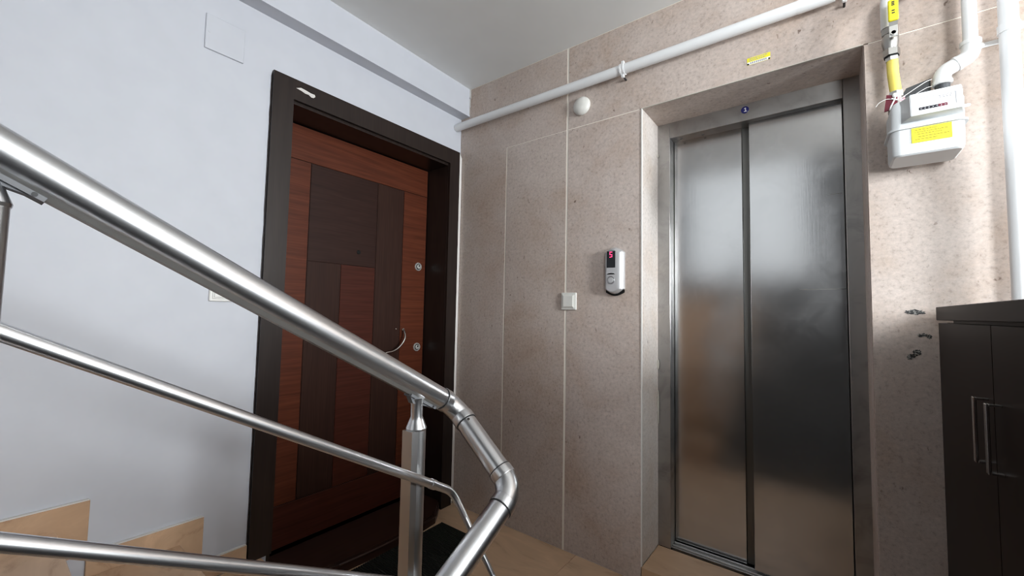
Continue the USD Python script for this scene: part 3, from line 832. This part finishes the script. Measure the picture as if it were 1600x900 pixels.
fh = thing('gas_hose', 'short yellow flexible gas hose between the valve and the meter', 'hose', (vx, hz, 1.90))
obj('hose', tube(fillet([(vx + .001, hz, 2.019), (vx + .002, hz, 1.97), (vx + .007, hz - .004, 1.905)], .12, 10), .0148, 28), 'yellow_hose', fh, S)
obj('end_nut', hexnut(vx + .001, hz, 2.015, 2.0275, .0178, .2), 'zinc', fh)
obj('end_nut', hexnut(vx + .007, hz - .004, 1.890, 1.908, .0185, .5), 'zinc', fh)

# ------------------------------------------------------------------ gas meter
gm = thing('gas_meter', 'grey white gas meter with black counter and yellow label', 'gas meter', (2.098, -.10, 1.67))
MX0, MX1, MY0, MY1 = 2.022, 2.180, -.172, -.034
SE = 1.752


def plan_round(x0, x1, y0, y1, r, n=10):
    return sbox(x0 + r, y0 + r, x1 - r, y1 - r).buffer(r, quad_segs=n)


pl = plan_round(MX0, MX1, MY0, MY1, .022)
low = hull([(x, y, SE) for x, y in pl.exterior.coords] + [(x, y, 1.684) for x, y in pl.buffer(-.001).exterior.coords] + [(x, y, 1.674) for x, y in pl.buffer(-.003).exterior.coords] + [(x, y, 1.670) for x, y in pl.buffer(-.008).exterior.coords])
obj('lower_case', low, 'meter_paint', gm, 35)
upc = hull([(x, y, SE + .003) for x, y in pl.exterior.coords] + [(x, y, 1.822) for x, y in pl.exterior.coords] + [(x, y, 1.838) for x, y in pl.buffer(-.006).exterior.coords] + [(x, y, 1.846) for x, y in pl.buffer(-.018).exterior.coords])
obj('upper_case', upc, 'meter_paint', gm, 35)
obj('seam_flange', extrude(pl.buffer(.007), .006, lambda u, v, w: (u, v, SE - .003 + w)), 'meter_paint', gm, 35)
CF = -.212


def counter_pt(u, v, d):
    """u across, v up the face, d out of it; the face leans a little forward."""
    return 2.060 + u, CF + (v - .03) * .12 - d, 1.770 + v


cw, ch = .106, .068
ct = obj('counter_box', hull([counter_pt(u, v, 0) for u, v in sbox(.004, .004, cw - .004, ch - .004).buffer(.004, quad_segs=4).exterior.coords] + [(x, -.165, z) for x in (2.042, 2.176) for z in (1.768, 1.838)]), 'meter_paint', gm, 25)
obj('counter_face', hull([counter_pt(u, v, d) for u, v in sbox(.006, .006, cw - .006, ch - .006).buffer(.004, quad_segs=4).exterior.coords for d in (-.001, .0012)]), 'meter_white', ct)


def face_bar(u0, u1, v0, v1, d0, d1):
    return hull([counter_pt(u, v, d) for u in (u0, u1) for v in (v0, v1) for d in (d0, d1)])


obj('face_frame', cat(face_bar(.012, cw - .012, .0495, .0505, .001, .0018), face_bar(cw - .0135, cw - .012, .015, .0505, .001, .0018)), 'print_grey', ct)
obj('digit_strip', face_bar(.018, .058, .0135, .0215, .001, .0018), 'counter_black', ct)
obj('digit_strip', face_bar(.058, .076, .0135, .0215, .001, .0018), 'counter_red', ct)
for k, ch_ in enumerate('0209540'):
    tm = meshkit.text_mesh(ch_, .0042, .0004)
    tm.apply_translation([-tm.bounds.mean(0)[0] + .0225 + .0082 * k, .0151, .0019])
    tm.vertices = np.stack(counter_pt(tm.vertices[:, 0], tm.vertices[:, 1], tm.vertices[:, 2]), 1)
    tm.fix_normals()
    obj('counter_digit', tm, 'print_pale', ct)
pr = []
for u0, u1, v in ((.014, .052, .046), (.014, .034, .042)):
    x = u0
    while x < u1:
        wd = rng.uniform(.002, .006)
        pr.append(face_bar(x, min(u1, x + wd), v - .0008, v + .0008, .001, .0016))
        x += wd + .0012
obj('face_print', cat(*pr), 'print_pale', ct)
pr = [face_bar(.060 + .007 * k, .0645 + .007 * k, v - .0011, v + .0011, .001, .0016) for k in range(4) for v in (.046, .041)]
obj('face_print', cat(*pr), 'print_grey', ct)
obj('sealing_lug', rbox(2.1785, 2.198, -.130, -.118, 1.800, 1.808, .0038, 12), 'meter_white', gm, S)
lb = obj('yellow_label', bx(2.066, 2.150, MY0 - .0014, MY0 - .0002, 1.703, 1.7475), 'yellow_label', gm, label='yellow printed label on the lower case')
bars = []
for z, a, b in ((1.7405, 2.073, 2.120), (1.734, 2.073, 2.142), (1.7275, 2.078, 2.130), (1.7195, 2.080, 2.144), (1.712, 2.074, 2.120)):
    x = a
    while x < b:
        wd = rng.uniform(.003, .010)
        bars.append(bx(x, min(b, x + wd), MY0 - .0019, MY0 - .0013, z - .0009, z + .0009))
        x += wd + .0015
obj('label_print', cat(*bars), 'print_ochre', lb)
# connections on top: dark bracket bar, maroon tag, unions, seal wires
obj('bracket_bar', hull([(x, y, z) for x, z in ((2.052, 1.885), (2.072, 1.922), (2.1275, 1.936), (2.1275, 1.868), (2.060, 1.850)) for y in (-.052, -.060)]), 'meter_dark', gm)
obj('inlet_union', cat(lathe([(0, 1.840), (.0205, 1.840), (.0205, 1.862), (.0165, 1.866), (.0165, 1.892), (0, 1.892)], (vx + .007, hz - .004, 0), (0, 0, 1), 28)), 'brass_nickel', gm, S)
obj('outlet_union', cat(lathe([(0, 1.840), (.021, 1.840), (.021, 1.868), (.017, 1.872), (.017, 1.8985), (0, 1.8985)], (2.150, hz, 0), (0, 0, 1), 28)), 'meter_dark', gm, S)
obj('tag', hull([(2.018 + .026 * s, -.112 - .004 * s, z) for s, z in ((-.2, 1.840), (.05, 1.893), (1, 1.884), (1, 1.842))] + [(2.018 + .026 * s, -.108 - .004 * s, z) for s, z in ((-.2, 1.840), (.05, 1.893), (1, 1.884), (1, 1.842))]), 'maroon_plastic', gm, label='maroon plastic tag on the inlet')
obj('paper_seal', cat(*[hull([(2.046 + u + a, -.114, 1.846 + v + b) for a in (0, w_) for b in (0, h_)] + [(2.046 + u + a, -.112, 1.846 + v + b) for a in (0, w_) for b in (0, h_)])
                        for u, v, w_, h_ in ((0, .002, .016, .004), (.002, .010, .017, .005), (.006, .018, .010, .006), (.010, .004, .016, .006), (.012, .026, .004, .006), (.003, .020, .003, .012))]), 'pink_paper', gm)
obj('lead_seal', rbox(2.032, 2.045, -.122, -.112, 1.878, 1.892, .0045, 12), 'white_plastic', gm, S)
obj('seal_band', cat(tube(fillet([(2.040, -.116, 1.880), (2.036, -.117, 1.868), (2.028, -.116, 1.850), (2.026, -.115, 1.840)], .01, 5), .0022, 10), tube([(2.030, -.117, 1.876), (2.044, -.117, 1.868)], .0022, 10)), 'white_plastic', gm, S)
obj('seal_wire', tube(fillet([(2.036, -.116, 1.872), (2.018, -.116, 1.879), (2.000, -.114, 1.872), (1.993, -.110, 1.862)], .02, 6), .0011, 8), 'white_plastic', gm, S)
obj('seal_wire', tube(fillet([(2.050, -.114, 1.870), (2.088, -.118, 1.893), (2.110, -.112, 1.908), (2.127, -.085, 1.922)], .03, 6), .0011, 8), 'white_plastic', gm, S)
obj('seal_wire', tube(fillet([(2.062, -.112, 1.862), (2.094, -.118, 1.878), (2.112, -.108, 1.890), (2.127, -.085, 1.900)], .03, 6), .0008, 8), 'white_plastic', gm, S)

# outlet pipe: swan-neck above the meter, then straight up
op = thing('meter_outlet_pipe', 'white gas pipe with two elbows rising from the meter', 'pipe', (2.150, hz, 1.899))
q0, q1, q2, q3 = (2.150, hz, 1.899), (2.150, hz, 1.938), (2.212, hz, 1.970), (2.212, hz, CEIL - .001)
obj('elbow', tube(fillet([q0, q1, (2.186, hz, 1.9565)], .028, 10), .0205, 28), 'pipe_paint', op, S)
obj('elbow', tube(fillet([(2.180, hz, 1.9535), q2, (2.212, hz, 2.012)], .026, 10), .0208, 28), 'pipe_paint', op, S)
obj('elbow_rim', lathe([(.019, -.005), (.0228, -.005), (.0232, .004), (.0228, .006), (.017, .006)], (2.150, hz, 1.905), (0, 0, 1), 28), 'pipe_paint', op, S)
obj('elbow_rim', lathe([(.019, -.006), (.0228, -.006), (.0232, .004), (.0228, .006), (.017, .006)], (2.212, hz, 2.008), (0, 0, 1), 28), 'pipe_paint', op, S)
obj('elbow_rim', lathe([(.019, -.004), (.0226, -.004), (.0226, .004), (.019, .004)], (2.183, hz, 1.955), (.9, 0, .45), 28), 'pipe_paint', op, S)
obj('pipe_run', cyl((2.212, hz, 2.010), q3, .0162, 28), 'pipe_paint', op, S)

rp = thing('riser_pipe', 'thick white vertical riser pipe at the right edge beside the meter', 'pipe', (2.292, -.062, 0))
RPX, RPY, RPR = 2.292, -.062, .0205
obj('pipe_run', cyl((RPX, RPY, .0005), (RPX, RPY, CEIL - .001), RPR, 32), 'pipe_paint', rp, S)
obj('floor_rose', lathe([(RPR, 0), (.034, 0), (.034, .004), (RPR, .012)], (RPX, RPY, .0005), (0, 0, 1), 28), 'pipe_paint', rp, S)
cc = obj('pipe_clip', lathe([(RPR, -.012), (RPR + .003, -.012), (RPR + .003, .012), (RPR, .012)], (RPX, RPY, 2.03), (0, 0, 1), 32), 'pipe_paint', rp, S)
obj('clip_ear', bx(RPX + RPR, RPX + RPR + .022, RPY - .006, RPY + .006, 2.02, 2.04, .002), 'pipe_paint', cc)
obj('clip_strap', bx(2.236, RPX - .004, -.004, -.0006, 2.018, 2.034, .001), 'pipe_paint', cc)
obj('clip_stem', bx(RPX - .008, RPX + .008, RPY + RPR - .002, -.0006, 2.020, 2.036, .001), 'pipe_paint', cc)
obj('clip_screw', lathe([(0, 0), (.011, 0), (.011, .004), (.008, .007), (0, .0075)], (2.245, -.004, 2.026), (0, -1, 0), 16), 'white_plastic', cc, S)

# ------------------------------------------------------------------ shoe cabinet
kb = thing('shoe_cabinet', 'dark brown wooden shoe cabinet with two bar-handled doors at the right', 'cabinet', (2.29, -.60, 0))
KX0, KX1, KY0, KY1, KT = 2.116, 2.470, -1.085, -.112, 1.170
obj('carcass', cat(bx(KX0 + .018, KX1, KY1 - .018, KY1, .0005, KT), bx(KX0 + .018, KX1, KY0, KY0 + .018, .0005, KT), bx(KX0 + .02, KX1, KY0 + .018, KY1 - .018, KT - .018, KT),
                   bx(KX0 + .02, KX1, KY0 + .018, KY1 - .018, .06, .078), bx(KX1 - .006, KX1, KY0 + .018, KY1 - .018, .078, KT - .018), bx(KX0 + .03, KX0 + .045, KY0 + .018, KY1 - .018, .0005, .06)), 'cabinet_wood', kb)
obj('top_board', bx(KX0 - .004, KX1, KY0 - .005, KY1 + .002, KT + .0065, KT + .0455, .0015), 'cabinet_wood', kb)
obj('spacer', bx(KX0 + .012, KX1 - .01, KY0 + .02, -.225, KT, KT + .0065), 'cabinet_wood', kb)
ys = -.602
for y0, y1, hy in ((ys + .0018, KY1, -.560), (KY0, ys - .0018, -.645)):
    dd = obj('cabinet_door', bx(KX0, KX0 + .0175, y0, y1, .065, KT - .001, .001), 'cabinet_wood', kb)
    hh = fillet([(KX0 + .001, hy, 1.018), (KX0 - .020, hy, 1.018), (KX0 - .020, hy, .884), (KX0 + .001, hy, .884)], .004, 4)
    flat = cat(bx(KX0 - .022, KX0 - .017, hy - .007, hy + .007, .884, 1.018, .001), bx(KX0 - .018, KX0, hy - .007, hy + .007, 1.013, 1.018, .0008), bx(KX0 - .018, KX0, hy - .007, hy + .007, .884, .889, .0008))
    obj('handle', flat, 'chrome', dd)
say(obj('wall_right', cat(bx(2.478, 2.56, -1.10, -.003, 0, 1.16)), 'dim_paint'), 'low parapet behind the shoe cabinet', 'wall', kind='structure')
